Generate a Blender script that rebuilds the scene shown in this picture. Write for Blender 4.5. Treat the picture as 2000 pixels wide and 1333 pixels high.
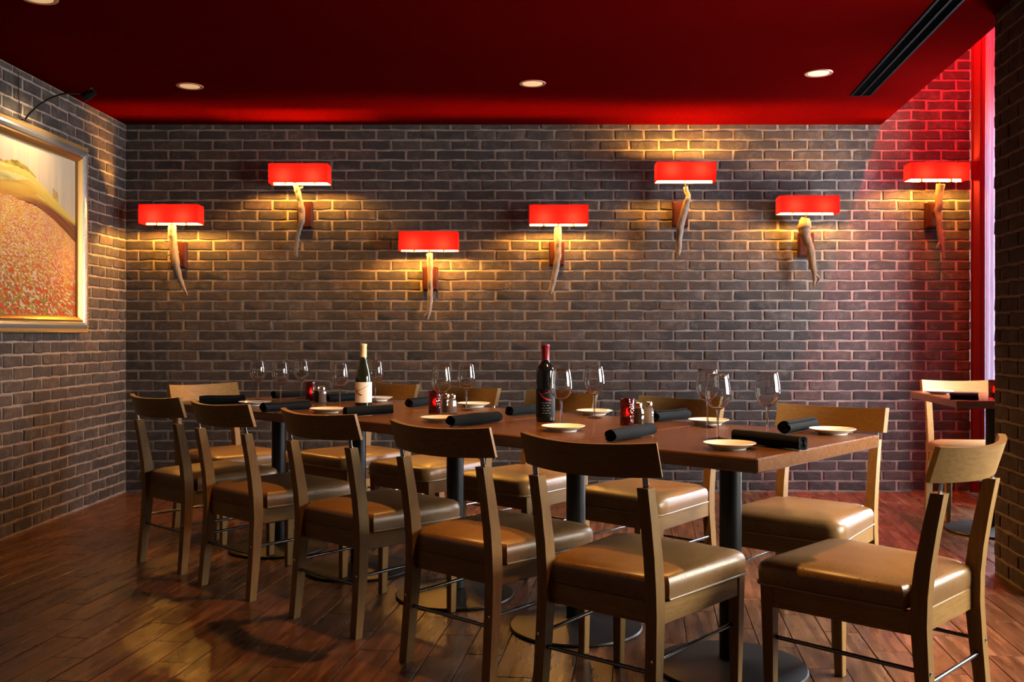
import bpy, bmesh, math, random
from math import sin, cos, pi, radians as R
from mathutils import Vector, Matrix
random.seed(7)
for o in list(bpy.data.objects): bpy.data.objects.remove(o)
SC = bpy.context.scene
COL = SC.collection

# ------------------------------------------------------------------ camera
FPX, HC, VX, VY = 1859.0, 1.10, 1030.0, 655.0        # focal length in px (2000 px wide frame), eye height, level axis
cd = bpy.data.cameras.new('camera'); CAM = bpy.data.objects.new('camera', cd); COL.objects.link(CAM)
CAM.location = (0, 0, HC); CAM.rotation_euler = (R(90), 0, 0)
cd.sensor_width = 36; cd.lens = 36 * FPX / 2000
cd.shift_x = -(VX - 1000) / 2000; cd.shift_y = -(666.5 - VY) / 2000
cd.clip_start = .02
cd.dof.use_dof = True; cd.dof.focus_distance = 3.2; cd.dof.aperture_fstop = 8.0
SC.camera = CAM
# ------------------------------------------------------------------ world, exposure
w = bpy.data.worlds.new('world'); SC.world = w; w.use_nodes = True
w.node_tree.nodes['Background'].inputs[0].default_value = (.55, .65, .8, 1)
w.node_tree.nodes['Background'].inputs[1].default_value = .02
SC.view_settings.view_transform = 'Standard'; SC.view_settings.look = 'None'
SC.view_settings.exposure = -2.62; SC.view_settings.gamma = 1.0; SC.view_settings.use_curve_mapping = False
# strengths of the place's own light sources
DAY_FAR, DAY_NEAR = 430.0, 265.0          # daylight in the two windows of the right wall
BULB = 30000.0                         # sconce bulbs
DOWN = 620.0                           # recessed downlights (W)
NEON = 8000.0                          # red tube in the alcove
PICTURE = 190.0                        # picture lamp (W)
# main room dimensions
D = 6.683                             # back wall
XL = -2.822                           # left wall
ZC = 2.577                            # ceiling
AN = R(6.5)                           # the right wall, column, soffit and floor planks are turned by this much
P0 = (2.166, 4.40)
def RW(s, t, z=0.0):                  # along / across the right wall
    return Vector((P0[0] + s*sin(AN) + t*cos(AN), P0[1] + s*cos(AN) - t*sin(AN), z))
def PX(x, y, z):                      # where the sight line of a measured point meets the level z
    Y = FPX*(HC - z)/(y - VY); return Vector(((x - VX)/FPX*Y, Y, z))

# ------------------------------------------------------------------ materials
def newmat(name):
    m = bpy.data.materials.new(name); m.use_nodes = True
    nt = m.node_tree; return m, nt, nt.nodes['Principled BSDF'], nt.nodes, nt.links
def simple(name, col, rough=.5, metal=0, **k):
    m, nt, b, n, l = newmat(name)
    b.inputs['Base Color'].default_value = (*col, 1); b.inputs['Roughness'].default_value = rough
    b.inputs['Metallic'].default_value = metal
    for kk, v in k.items(): b.inputs[kk].default_value = v
    return m
def coords(n, l, scale=(1, 1, 1), kind='Object', off=None):
    tc = n.new('ShaderNodeTexCoord'); mp = n.new('ShaderNodeMapping'); mp.inputs['Scale'].default_value = scale
    l.new(tc.outputs[kind], mp.inputs['Vector'])
    if off: l.new(off, mp.inputs['Location'])
    return mp.outputs['Vector']
def noise(n, l, vec, scale, detail=4, rough=.6):
    t = n.new('ShaderNodeTexNoise'); t.inputs['Scale'].default_value = scale
    t.inputs['Detail'].default_value = detail; t.inputs['Roughness'].default_value = rough
    if vec is not None: l.new(vec, t.inputs['Vector'])
    return t.outputs['Fac']
def ramp(n, l, fac, stops):
    r = n.new('ShaderNodeValToRGB'); e = r.color_ramp.elements
    e[0].position, e[0].color = stops[0][0], (*stops[0][1], 1)
    e[1].position, e[1].color = stops[-1][0], (*stops[-1][1], 1)
    for p, c in stops[1:-1]: q = e.new(p); q.color = (*c, 1)
    l.new(fac, r.inputs['Fac']); return r.outputs['Color']
def mix(n, l, fac, a, b, mode='MIX'):
    m = n.new('ShaderNodeMix'); m.data_type = 'RGBA'; m.blend_type = mode
    for s, v in ((m.inputs[0], fac), (m.inputs[6], a), (m.inputs[7], b)):
        if hasattr(v, 'is_output'): l.new(v, s)
        elif isinstance(v, (int, float)): s.default_value = v
        else: s.default_value = (*v, 1)
    return m.outputs[2]
def bump(n, l, b, h, strength, dist=.004):
    u = n.new('ShaderNodeBump'); u.inputs['Strength'].default_value = strength; u.inputs['Distance'].default_value = dist
    l.new(h, u.inputs['Height']); l.new(u.outputs['Normal'], b.inputs['Normal'])
def math_(n, l, op, a, b):
    m = n.new('ShaderNodeMath'); m.operation = op
    for s, v in ((m.inputs[0], a), (m.inputs[1], b)):
        if hasattr(v, 'is_output'): l.new(v, s)
        else: s.default_value = v
    return m.outputs[0]
def brick_mat(name, island):
    m, nt, b, n, l = newmat(name)
    if island: rnd = n.new('ShaderNodeNewGeometry').outputs['Random Per Island']
    else: rnd = n.new('ShaderNodeObjectInfo').outputs['Random']
    geo = n.new('ShaderNodeNewGeometry').outputs['Position']
    base = ramp(n, l, rnd, [(0, (.010, .0072, .0064)), (.25, (.033, .0205, .0145)), (.5, (.018, .0142, .0135)), (.75, (.054, .032, .0225)), (1, (.026, .020, .0178))])
    n1 = noise(n, l, geo, 26, 6, .7); n2 = noise(n, l, geo, 90, 4, .7)
    c = mix(n, l, ramp(n, l, n1, [(.35, (0, 0, 0)), (.75, (1, 1, 1))]), base, (.010, .008, .0075))
    sm = ramp(n, l, noise(n, l, geo, 14, 6, .75), [(.50, (0, 0, 0)), (.76, (.65, .65, .65))])
    c = mix(n, l, sm, c, (.105, .082, .068))
    l.new(c, b.inputs['Base Color']); b.inputs['Roughness'].default_value = .85
    h = math_(n, l, 'ADD', n1, math_(n, l, 'MULTIPLY', n2, .5)); bump(n, l, b, h, .8, .006)
    return m
def mortar_mat():
    m, nt, b, n, l = newmat('mortar')
    geo = n.new('ShaderNodeNewGeometry').outputs['Position']
    n1 = noise(n, l, geo, 18, 6, .7)
    l.new(ramp(n, l, n1, [(.3, (.118, .085, .066)), (.7, (.225, .175, .142))]), b.inputs['Base Color'])
    b.inputs['Roughness'].default_value = .9; bump(n, l, b, noise(n, l, geo, 120, 5, .7), .8, .004)
    return m
def wood_mat(name, dark, light, rough=.4, axis=0, scale=1.0, tint=True, stretch=14, spec=.12):
    m, nt, b, n, l = newmat(name)
    sc = [stretch, stretch, stretch]; sc[axis] = 1.0
    rnd = n.new('ShaderNodeObjectInfo').outputs['Random']
    comb = n.new('ShaderNodeCombineXYZ'); mul = math_(n, l, 'MULTIPLY', rnd, 37.0)
    for i in range(3): l.new(mul, comb.inputs[i])
    v = coords(n, l, tuple(scale*s for s in sc), 'Object', comb.outputs[0])
    n1 = noise(n, l, v, 3.2, 6, .65); n2 = noise(n, l, v, 14, 3, .6)
    f = math_(n, l, 'ADD', math_(n, l, 'MULTIPLY', n1, .7), math_(n, l, 'MULTIPLY', n2, .3))
    c = ramp(n, l, f, [(.34, dark), (.66, light)])
    if tint: c = mix(n, l, math_(n, l, 'MULTIPLY', rnd, .45), c, tuple(.55*x for x in dark))
    l.new(c, b.inputs['Base Color']); b.inputs['Roughness'].default_value = rough; b.inputs['Specular IOR Level'].default_value = spec
    bump(n, l, b, n2, .12, .002)
    return m
MB_ = brick_mat('brick_clay', False); MBI = brick_mat('brick_clay_far', True); MM = mortar_mat()
def ceiling_mat():
    m, nt, b, n, l = newmat('red_ceiling_paint')
    geo = n.new('ShaderNodeNewGeometry').outputs['Position']
    l.new(ramp(n, l, noise(n, l, geo, 1.5, 3), [(.3, (.038, .0004, .0004)), (.7, (.044, .0005, .0005))]), b.inputs['Base Color'])
    b.inputs['Roughness'].default_value = .5; b.inputs['Specular IOR Level'].default_value = 0.0
    bump(n, l, b, noise(n, l, geo, 160, 3), .05, .002); return m
MCEIL = ceiling_mat()
def plank_mat():
    m, nt, b, n, l = newmat('floor_plank_wood')
    rnd = n.new('ShaderNodeObjectInfo').outputs['Random']
    comb = n.new('ShaderNodeCombineXYZ'); mul = math_(n, l, 'MULTIPLY', rnd, 53.0)
    for i in range(3): l.new(mul, comb.inputs[i])
    v = coords(n, l, (16, 1.6, 16), 'Object', comb.outputs[0])
    n1 = noise(n, l, v, 2.4, 4, .55); v2 = coords(n, l, (10, 1.1, 10), 'Object', comb.outputs[0]); n2 = noise(n, l, v2, 2.6, 3, .55)
    f = math_(n, l, 'ADD', math_(n, l, 'MULTIPLY', n1, .8), math_(n, l, 'MULTIPLY', n2, .2))
    c = ramp(n, l, f, [(.28, (.026, .010, .0045)), (.5, (.080, .032, .015)), (.74, (.21, .090, .044))])
    c = mix(n, l, math_(n, l, 'MULTIPLY', rnd, .5), c, (.026, .011, .005))
    l.new(c, b.inputs['Base Color'])
    l.new(ramp(n, l, n2, [(.3, (.22,)*3), (.7, (.34,)*3)]), b.inputs['Roughness'])
    bump(n, l, b, n1, .06, .002); return m
MPL = plank_mat(); MGROUT = simple('floor_grout', (.02, .014, .01), .9)
MCH = wood_mat('chair_wood', (.165, .088, .028), (.27, .155, .054), .45, axis=2, scale=3)
MCHX = wood_mat('chair_wood_across', (.165, .088, .028), (.27, .155, .054), .40, axis=0, scale=3)
MCHY = wood_mat('chair_wood_along', (.165, .088, .028), (.27, .155, .054), .45, axis=1, scale=3)
MTAB = wood_mat('table_wood', (.105, .040, .014), (.19, .078, .028), .17, axis=1, scale=2.2, spec=.34)
def vinyl_mat():
    m, nt, b, n, l = newmat('ostrich_vinyl')
    v = coords(n, l)
    vo = n.new('ShaderNodeTexVoronoi'); vo.inputs['Scale'].default_value = 62; l.new(v, vo.inputs['Vector'])
    dots = ramp(n, l, vo.outputs['Distance'], [(.10, (1, 1, 1)), (.22, (0, 0, 0))])
    c = ramp(n, l, noise(n, l, v, 7, 4), [(.3, (.125, .062, .020)), (.7, (.17, .090, .032))])
    c = mix(n, l, dots, c, (.05, .026, .010)); l.new(c, b.inputs['Base Color'])
    b.inputs['Roughness'].default_value = .36; b.inputs['Specular IOR Level'].default_value = .32
    h = math_(n, l, 'ADD', dots, math_(n, l, 'MULTIPLY', noise(n, l, v, 220, 2), .5)); bump(n, l, b, h, .22, .0015)
    return m
MSEAT = vinyl_mat(); MPIPE = simple('seat_piping', (.19, .12, .058), .4)
MSTEEL = simple('brushed_steel', (.55, .55, .56), .22, 1); MDSTEEL = simple('dark_steel', (.12, .12, .125), .25, 1)
MBLK = simple('black_powder_coat', (.003, .0035, .004), .36, **{'Specular IOR Level': .25}); MIRON = simple('cast_iron', (.005, .0055, .006), .42, **{'Specular IOR Level': .3})
def cloth_mat(name, c1, c2, sc=60, rough=.9, bs=.5):
    m, nt, b, n, l = newmat(name); v = coords(n, l)
    l.new(ramp(n, l, noise(n, l, v, sc, 4), [(.3, c1), (.7, c2)]), b.inputs['Base Color'])
    b.inputs['Roughness'].default_value = rough; b.inputs['Specular IOR Level'].default_value = .15
    bump(n, l, b, noise(n, l, v, 420, 2), bs, .001); return m
MNAP = cloth_mat('black_napkin_cloth', (.0015, .0024, .0036), (.003, .0048, .0068))
def china_mat():
    m, nt, b, n, l = newmat('white_china')
    l.new(ramp(n, l, noise(n, l, coords(n, l), 9, 2), [(.3, (.78, .72, .64)), (.7, (.82, .77, .69))]), b.inputs['Base Color'])
    b.inputs['Roughness'].default_value = .12; return m
MCHINA = china_mat()
MGLASS = simple('clear_glass', (1, 1, 1), 0, 0, **{'Transmission Weight': 1.0, 'IOR': 1.45})
MBOT_G = simple('dark_green_bottle_glass', (.010, .014, .007), .06); MBOT_B = simple('black_bottle_glass', (.006, .006, .007), .06)
MCORK = simple('cream_foil', (.72, .52, .27), .45); MREDFOIL = simple('dark_red_foil', (.20, .008, .014), .3, .3)
MPAPER = simple('cream_label_paper', (.78, .72, .66), .7); MBPAPER = simple('black_label_paper', (.005, .006, .008), .5, **{'Specular IOR Level': .15})
MINK = simple('dark_red_ink', (.16, .008, .02), .6); MINKR = simple('crimson_ink', (.34, .012, .03), .5); MINKG = simple('pale_print_ink', (.32, .36, .36), .6)
def red_glass():
    m, nt, b, n, l = newmat('red_crackle_glass')
    vo = n.new('ShaderNodeTexVoronoi'); vo.inputs['Scale'].default_value = 130; l.new(coords(n, l), vo.inputs['Vector'])
    l.new(ramp(n, l, vo.outputs['Distance'], [(.1, (.6, .01, .012)), (.5, (.16, .002, .004))]), b.inputs['Base Color'])
    b.inputs['Roughness'].default_value = .12; b.inputs['Transmission Weight'].default_value = .85
    bump(n, l, b, vo.outputs['Distance'], .8, .003); return m
MRG = red_glass()
def emis(name, col, s):
    m, nt, b, n, l = newmat(name); b.inputs['Base Color'].default_value = (*col, 1)
    b.inputs['Emission Color'].default_value = (*col, 1); b.inputs['Emission Strength'].default_value = s; return m
MFLAME = emis('candle_flame', (1, .42, .12), 260); MWAX = simple('candle_wax', (.75, .6, .45), .5)
MBULB = emis('bulb_glow', (1, .43, .065), BULB)
MLENS = emis('downlight_lens', (1, .62, .30), 2.2)
MSALT = simple('salt_grain', (.75, .74, .72), .9); MPEP = cloth_mat('pepper_grain', (.03, .022, .015), (.20, .15, .09), 420)
MTRIM = simple('downlight_trim', (.30, .12, .07), .4)
def shade_mat():
    m, nt, b, n, l = newmat('red_shade_fabric'); n.remove(b)
    v = coords(n, l); c = ramp(n, l, noise(n, l, v, 300, 2), [(.3, (.050, .0010, .0024)), (.7, (.062, .0013, .0030))])
    d = n.new('ShaderNodeBsdfDiffuse'); t = n.new('ShaderNodeBsdfTranslucent'); x = n.new('ShaderNodeMixShader'); x.inputs[0].default_value = .55
    l.new(c, d.inputs[0]); l.new(c, t.inputs[0]); l.new(d.outputs[0], x.inputs[1]); l.new(t.outputs[0], x.inputs[2])
    l.new(x.outputs[0], n['Material Output'].inputs[0]); return m
MSHADE = shade_mat(); MLINING = simple('white_shade_lining', (.85, .80, .70), .8)
MMAHOG = wood_mat('mahogany_plate', (.022, .005, .003), (.045, .011, .006), .4, axis=2, scale=4)
MBRASS = simple('aged_brass', (.55, .36, .14), .3, 1)
def drift(name, c1, c2):
    return wood_mat(name, c1, c2, .75, axis=2, scale=5, tint=False, stretch=7)
MDRIFT = drift('driftwood_grey', (.11, .080, .058), (.22, .175, .135)); MDRIFT2 = drift('driftwood_brown', (.07, .038, .020), (.19, .12, .075))
MGOLD = simple('carved_gold_leaf', (.62, .40, .16), .35, .85); MSILV = simple('silver_leaf', (.62, .64, .64), .25, .9); MGOLD2 = simple('bronze_gold', (.42, .22, .07), .32, .85)
def curtain_mat():
    m, nt, b, n, l = newmat('red_curtain_fabric'); n.remove(b)
    v = coords(n, l, (1, 1, .05)); c = ramp(n, l, noise(n, l, v, 60, 3), [(.3, (.115, .006, .009)), (.7, (.14, .009, .012))])
    d = n.new('ShaderNodeBsdfDiffuse'); g = n.new('ShaderNodeBsdfSheen'); a = n.new('ShaderNodeMixShader'); a.inputs[0].default_value = .35
    l.new(c, d.inputs[0]); g.inputs[0].default_value = (.40, .33, .40, 1); l.new(d.outputs[0], a.inputs[1]); l.new(g.outputs[0], a.inputs[2])
    tr = n.new('ShaderNodeBsdfTranslucent'); tr.inputs[0].default_value = (.22, .12, .15, 1); a2 = n.new('ShaderNodeMixShader'); a2.inputs[0].default_value = .30
    l.new(a.outputs[0], a2.inputs[1]); l.new(tr.outputs[0], a2.inputs[2]); l.new(a2.outputs[0], n['Material Output'].inputs[0]); return m
MCURT = curtain_mat()
MPLASTER = cloth_mat('dark_plaster', (.016, .012, .010), (.024, .018, .015), 6, .8, .2)
MWFRAME = simple('window_frame_paint', (.05, .045, .04), .5)
MDAYF = emis('daylit_pane_far', (.80, .88, 1.0), DAY_FAR); MDAYN = emis('daylit_pane_near', (1.0, .95, .82), DAY_NEAR)
MNEON = emis('red_neon_tube', (1, .012, .03), NEON)
MPRINT = None

# ------------------------------------------------------------------ mesh helpers
class M:
    def __init__(s): s.v, s.f, s.m = [], [], []
    def add(s, vs, fs, mi=0):
        o = len(s.v); s.v += [tuple(p) for p in vs]; s.f += [tuple(i + o for i in f) for f in fs]; s.m += [mi]*len(fs); return s
    def box(s, a, b, mi=0, T=None):
        (x0, y0, z0), (x1, y1, z1) = a, b
        vs = [Vector(p) for p in ((x0,y0,z0),(x1,y0,z0),(x1,y1,z0),(x0,y1,z0),(x0,y0,z1),(x1,y0,z1),(x1,y1,z1),(x0,y1,z1))]
        if T: vs = [T @ p for p in vs]
        return s.add(vs, [(0,3,2,1),(4,5,6,7),(0,1,5,4),(1,2,6,5),(2,3,7,6),(3,0,4,7)], mi)
    def loft(s, rings, cap=True, mi=0, closed=True):
        n = len(rings[0]); vs = [p for r in rings for p in r]; fs = []
        for i in range(len(rings)-1):
            for j in range(n if closed else n-1):
                k = (j+1) % n; fs.append((i*n+j, i*n+k, (i+1)*n+k, (i+1)*n+j))
        if cap: fs += [tuple(range(n-1, -1, -1)), tuple(range((len(rings)-1)*n, len(rings)*n))]
        return s.add(vs, fs, mi)
    def tube(s, path, rad, seg=8, cap=True, mi=0, flat=None):
        P = [Vector(p) for p in path]; rs = rad if isinstance(rad, (list, tuple)) else [rad]*len(P); rings = []; up = None
        for i, p in enumerate(P):
            d = (P[min(i+1, len(P)-1)] - P[max(i-1, 0)]).normalized()
            if up is None: up = d.orthogonal().normalized()
            a = (up - d*up.dot(d)).normalized(); b = d.cross(a); up = a
            rings.append([p + (a*cos(2*pi*k/seg) + b*sin(2*pi*k/seg))*rs[i] for k in range(seg)])
        return s.loft(rings, cap, mi)
    def lathe(s, prof, seg=24, mi=0, c=(0, 0, 0)):
        rings = [[(c[0]+r*cos(2*pi*k/seg), c[1]+r*sin(2*pi*k/seg), c[2]+z) for k in range(seg)] for r, z in prof]
        return s.loft(rings, prof[0][0] > 1e-6 or True, mi)
    def make(s, name, mats, parent=None, smooth=None, bevel=0, loc=None, rot=None):
        me = bpy.data.meshes.new(name); me.from_pydata(s.v, [], s.f)
        for m in (mats if isinstance(mats, (list, tuple)) else [mats]): me.materials.append(m)
        for p, i in zip(me.polygons, s.m): p.material_index = i
        bm = bmesh.new(); bm.from_mesh(me)
        bmesh.ops.remove_doubles(bm, verts=bm.verts, dist=1e-6)
        bmesh.ops.recalc_face_normals(bm, faces=bm.faces)
        if bevel: bmesh.ops.bevel(bm, geom=[e for e in bm.edges if len(e.link_faces) == 2 and e.calc_face_angle(0) > .6], offset=bevel, segments=1, affect='EDGES', clamp_overlap=True)
        bm.to_mesh(me); bm.free()
        if smooth is not None:
            for p in me.polygons: p.use_smooth = True
            me.set_sharp_from_angle(angle=R(smooth))
        return link(name, me, parent, loc, rot)
def link(name, me, parent=None, loc=None, rot=None):
    o = bpy.data.objects.new(name, me); COL.objects.link(o)
    if parent: o.parent = parent
    if loc is not None: o.location = loc
    if rot is not None: o.rotation_euler = rot
    return o
def thing(name, label, cat, loc=(0, 0, 0), rz=0, group=None):
    o = bpy.data.objects.new(name, None); COL.objects.link(o); o.empty_display_size = .1
    o.location = loc; o.rotation_euler = (0, 0, rz); return tag(o, label, cat, group)
def tag(o, label, cat, group=None):
    o['label'] = label; o['category'] = cat
    if group: o['group'] = group
    return o
def struct(o): o['kind'] = 'structure'; return o
def copy_tree(o, parent=None):
    c = o.copy(); COL.objects.link(c); c.parent = parent
    for ch in list(o.children): copy_tree(ch, c)
    return c
def again(root, label, loc, rz, group=None):
    c = copy_tree(root); c['label'] = label; c.location = loc; c.rotation_euler = (0, 0, rz)
    if group: c['group'] = group
    return c

# ------------------------------------------------------------------ bricks
CH, BP, J = .0703, .2085, .0115
ZB = .0072                                            # first bed joint
def brick_mesh(name, seed, ragged, mat):
    r = random.Random(seed); L, H = BP - J, CH - J; mb = M()
    pts = [(-.5, -.5), (-.17, -.5), (.17, -.5), (.5, -.5), (.5, .5), (.17, .5), (-.17, .5), (-.5, .5)]
    out, inn = [], []
    for a, b in pts:
        x = a*L + r.uniform(-1, 1)*ragged*.8; z = b*H + r.uniform(-1, 1)*ragged
        out.append((x, z)); inn.append((x - math.copysign(.006, a), z - math.copysign(.005, b)))
    n = 8; rings = [[(x, .022, z) for x, z in out], [(x, -.003 + r.uniform(-.001, .002), z) for x, z in out], [(x, -.0095 + r.uniform(-.0022, .0022), z) for x, z in inn]]
    mb.loft(rings, True); me = None
    o = mb.make(name, mat, smooth=38); me = o.data; bpy.data.objects.remove(o); return me
BRK = [brick_mesh('brick', 100 + i, .0034, MB_) for i in range(14)]
def lay(parent, origin, ud, nrm, length, z0, z1, phase, pick=None, limit=300, hole=None, rowshift=0, all_stuff=False):
    """courses of bricks over a face; the picked ones are separate objects, the others one joined mesh"""
    ud, nrm = Vector(ud), Vector(nrm); origin = Vector(origin); items = []
    k0 = int(math.floor((z0 - ZB)/CH)) - 0; k = k0
    while ZB + k*CH < z1 - .012:
        za, zb = max(ZB + k*CH, z0), min(ZB + (k+1)*CH, z1)
        s = phase + (BP/2 if (k + rowshift) % 2 else 0); s -= math.ceil(s/BP)*BP if s > 0 else 0
        while s < length - .01:
            a, b = max(s, 0), min(s + BP, length)
            if b - a > .03 and zb - za > .02 and not (hole and hole((a+b)/2, (za+zb)/2)): items.append((a, b, za, zb, k))
            s += BP
        k += 1
    Rm = Matrix((ud, -nrm, Vector((0, 0, 1)))).transposed()
    def world(it):
        a, b, za, zb, _ = it; return origin + ud*((a+b)/2) + Vector((0, 0, (za+zb)/2))
    if all_stuff: chosen = set()
    else:
        order = sorted(range(len(items)), key=lambda i: pick(world(items[i])) if pick else (world(items[i]) - CAM.location).length)
        chosen = set(order[:limit])
    rest = M(); rr = random.Random(len(items))
    for i, it in enumerate(items):
        a, b, za, zb, _ = it; me = BRK[rr.randrange(len(BRK))]
        sx = (b - a - J)/(BP - J); sz = (zb - za - J*.9)/(CH - J); p = world(it)
        flip = rr.choice((1, -1)); tl = rr.gauss(0, .006)
        mat = Matrix.Translation(p) @ Rm.to_4x4() @ Matrix.Rotation(tl, 4, 'Y') @ Matrix.Diagonal((sx, 1 + rr.uniform(-.08, .08), sz, 1))
        if i in chosen:
            o = link('brick', me, parent); o.matrix_world = mat
        else:
            o0 = len(rest.v); rest.v += [tuple(mat @ v.co) for v in me.vertices]
            rest.f += [tuple(j + o0 for j in f.vertices) for f in me.polygons]; rest.m += [0]*len(me.polygons)
    if rest.v:
        me = bpy.data.meshes.new('bricks_rest'); me.from_pydata(rest.v, [], rest.f); me.materials.append(MBI)
        for p in me.polygons: p.use_smooth = True
        me.set_sharp_from_angle(angle=R(38))
        o = link('brick_courses', me, parent); o['kind'] = 'stuff'

# ------------------------------------------------------------------ the room
XR_END = RW(2.3, .85).x + .1
wb = struct(M().box((XL - .12, D - .0035, -.05), (XR_END + .1, D + .16, 3.42)).make('wall_back', MM))
def hide_above(s, z): return z > ZC + .01 and (XL + s) < 2.40
ph = ((503.75 - VX)/278.2 - XL) % BP
def pickb(p):
    return 99 if p.z < .80 or p.x > 2.95 else (p - CAM.location).length
lay(wb, (XL, D, 0), (1, 0, 0), (0, -1, 0), XR_END - XL, 0, 3.40, ph, pick=pickb, hole=hide_above, rowshift=0 if int(round((2.538 - ZB)/CH)) % 2 else 1)
wl = struct(M().box((XL - .16, -1.7, -.05), (XL + .0035, D + .01, ZC + .05)).make('wall_left', MM))
lay(wl, (XL, D - .004, 0), (0, -1, 0), (1, 0, 0), 3.1, 0, ZC, .115, limit=300, rowshift=1)
# column of the right wall
pier = M()
a, b, c, d = RW(.0035, -.0035), RW(-.4435, -.0035), RW(-.4435, .95), RW(.0035, .95)
pier.add([(p.x, p.y, -.05) for p in (a, b, c, d)] + [(p.x, p.y, 3.35) for p in (a, b, c, d)], [(0,1,2,3),(4,5,6,7),(0,1,5,4),(1,2,6,5),(2,3,7,6),(3,0,4,7)])
wc = struct(pier.make('wall_column', MM))
u_ = Vector((sin(AN), cos(AN), 0)); v_ = Vector((cos(AN), -sin(AN), 0))
lay(wc, RW(-.44, 0), u_, -v_, .44, 0, ZC + .7, .05, limit=300)
lay(wc, RW(0, 0), v_, u_, .85, 0, ZC + .7, .02, all_stuff=True)
lay(wc, RW(-.44, 0), v_, -u_, .85, 0, ZC + .7, .07, all_stuff=True)
# ceiling: a deep soffit over the room, a higher ceiling over the alcove
cm = M(); pts = [(XL - .1, -1.8), tuple(RW(-6.4, .9))[:2], tuple(RW(-.46, .9))[:2], tuple(RW(-.46, .055))[:2], tuple(RW(2.45, .055))[:2], (XL - .1, D + .12)]
cm.add([(x, y, ZC) for x, y in pts] + [(x, y, 3.37) for x, y in pts], [tuple(range(5, -1, -1)), tuple(range(6, 12))] + [(i, (i+1) % 6, 6 + (i+1) % 6, 6 + i) for i in range(6)])
ceil = struct(cm.make('ceiling', MCEIL))
hc = M(); q = [RW(-.5, 0), RW(-.5, 1.1), RW(2.5, 1.1), RW(2.5, 0)]
hc.add([(p.x, p.y, 3.36) for p in q] + [(p.x, p.y, 3.42) for p in q], [(3,2,1,0),(4,5,6,7),(0,1,5,4),(1,2,6,5),(2,3,7,6),(3,0,4,7)])
struct(hc.make('ceiling_alcove', MPLASTER))
# right wall with two windows
def rwbox(mb, s0, s1, t0, t1, z0, z1, mi=0):
    q = [RW(s0, t0), RW(s1, t0), RW(s1, t1), RW(s0, t1)]
    return mb.add([(p.x, p.y, z0) for p in q] + [(p.x, p.y, z1) for p in q], [(0,1,2,3),(4,5,6,7),(0,1,5,4),(1,2,6,5),(2,3,7,6),(3,0,4,7)], mi)
WIN = [(1.05, 1.95, .12, 2.6), (-2.25, -.60, .62, 1.95)]
rw = M()
rwbox(rw, 1.95, 2.4, .86, 1.05, -.05, 3.4); rwbox(rw, -.60, 1.05, .86, 1.05, -.05, 3.4); rwbox(rw, -6.5, -2.25, .86, 1.05, -.05, 3.4)
for s0, s1, z0, z1 in WIN: rwbox(rw, s0, s1, .86, 1.05, -.05, z0); rwbox(rw, s0, s1, .86, 1.05, z1, 3.4)
struct(rw.make('wall_right', MPLASTER))
for i, (s0, s1, z0, z1) in enumerate(WIN):
    e = bpy.data.objects.new('window_%d' % (i+1), None); COL.objects.link(e); struct(e)
    fr = M(); k = .05
    for (a0, a1, b0, b1) in ((s0, s0+k, z0, z1), (s1-k, s1, z0, z1), (s0, s1, z0, z0+k), (s0, s1, z1-k, z1)): rwbox(fr, a0, a1, .88, .95, b0, b1)
    fr.make('window_frame', MWFRAME, e)
    nm = 2
    for j in range(1, nm):
        x = s0 + (s1 - s0)*j/nm; rwbox(M(), x-.02, x+.02, .90, .93, z0+k, z1-k).make('mullion', MWFRAME, e)
    for j in range(nm):
        xa, xb = s0 + (s1-s0)*j/nm + .03, s0 + (s1-s0)*(j+1)/nm - .03
        rwbox(M(), xa, xb, .94, .948, z0+k, z1-k).make('pane', MDAYF if i == 0 else MDAYN, e)
    rwbox(M(), s0-.05, s1+.05, .80, .87, z0-.04, z0).make('window_sill', MWFRAME, e)
struct(M().box((XL - .16, -1.86, -.05), (3.2, -1.7, 2.7)).make('wall_front', MPLASTER))
# floor: planks laid in a third-offset bond
fl = struct(M().box((XL - .15, -1.8, -.06), (4.0, D + .15, -.006)).make('floor', MGROUT))
PWD, PLN = .127, .61
def plank_mesh(i, L=PLN):
    r = random.Random(i); mb = M(); g = .0013; x, y = PWD/2 - g, L/2 - g; h = .0015
    mb.loft([[(-x,-y,-.01),(x,-y,-.01),(x,y,-.01),(-x,y,-.01)], [(-x,-y,-h),(x,-y,-h),(x,y,-h),(-x,y,-h)], [(-x+h,-y+h,0),(x-h,-y+h,0),(x-h,y-h,0),(-x+h,y-h,0)]])
    o = mb.make('plank', MPL); me = o.data; bpy.data.objects.remove(o); return me
PLK = plank_mesh(1)
FU = Vector((sin(R(7)), cos(R(7)), 0)); FV = Vector((cos(R(7)), -sin(R(7)), 0)); O = Vector((-1.623, 3.251, 0))
cells = []
for i in range(-28, 48):
    for j in range(-11, 12):
        c = O + FV*((i + .5)*PWD) + FU*((j + .5)*PLN - i*PLN/3.0 + math.floor(i/3)*PLN)
        if XL - .28 < c.x < 3.6 and -1.7 < c.y < D + .25: cells.append(c)
def infr(c):
    return c.y > 2.7 and abs(c.x) / c.y < .58 and c.x > XL - .06 and c.y < D + .05 and not (c.x > 2.1 and 3.9 < c.y < 4.45)
cells.sort(key=lambda c: (0 if infr(c) else 1, c.length))
rest = M(); T0 = Matrix.Rotation(-R(7), 4, 'Z')
for n, c in enumerate(cells):
    dz = random.uniform(-.0006, .0006)
    if n < 300:
        o = link('plank', PLK, fl, (c.x, c.y, dz), (0, 0, -R(7)))
    else:
        mt = Matrix.Translation((c.x, c.y, dz)) @ T0; k = len(rest.v)
        rest.v += [tuple(mt @ v.co) for v in PLK.vertices]; rest.f += [tuple(q + k for q in f.vertices) for f in PLK.polygons]; rest.m += [0]*len(PLK.polygons)
o = rest.make('planks_beyond', MPL, fl); o['kind'] = 'stuff'

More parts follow.
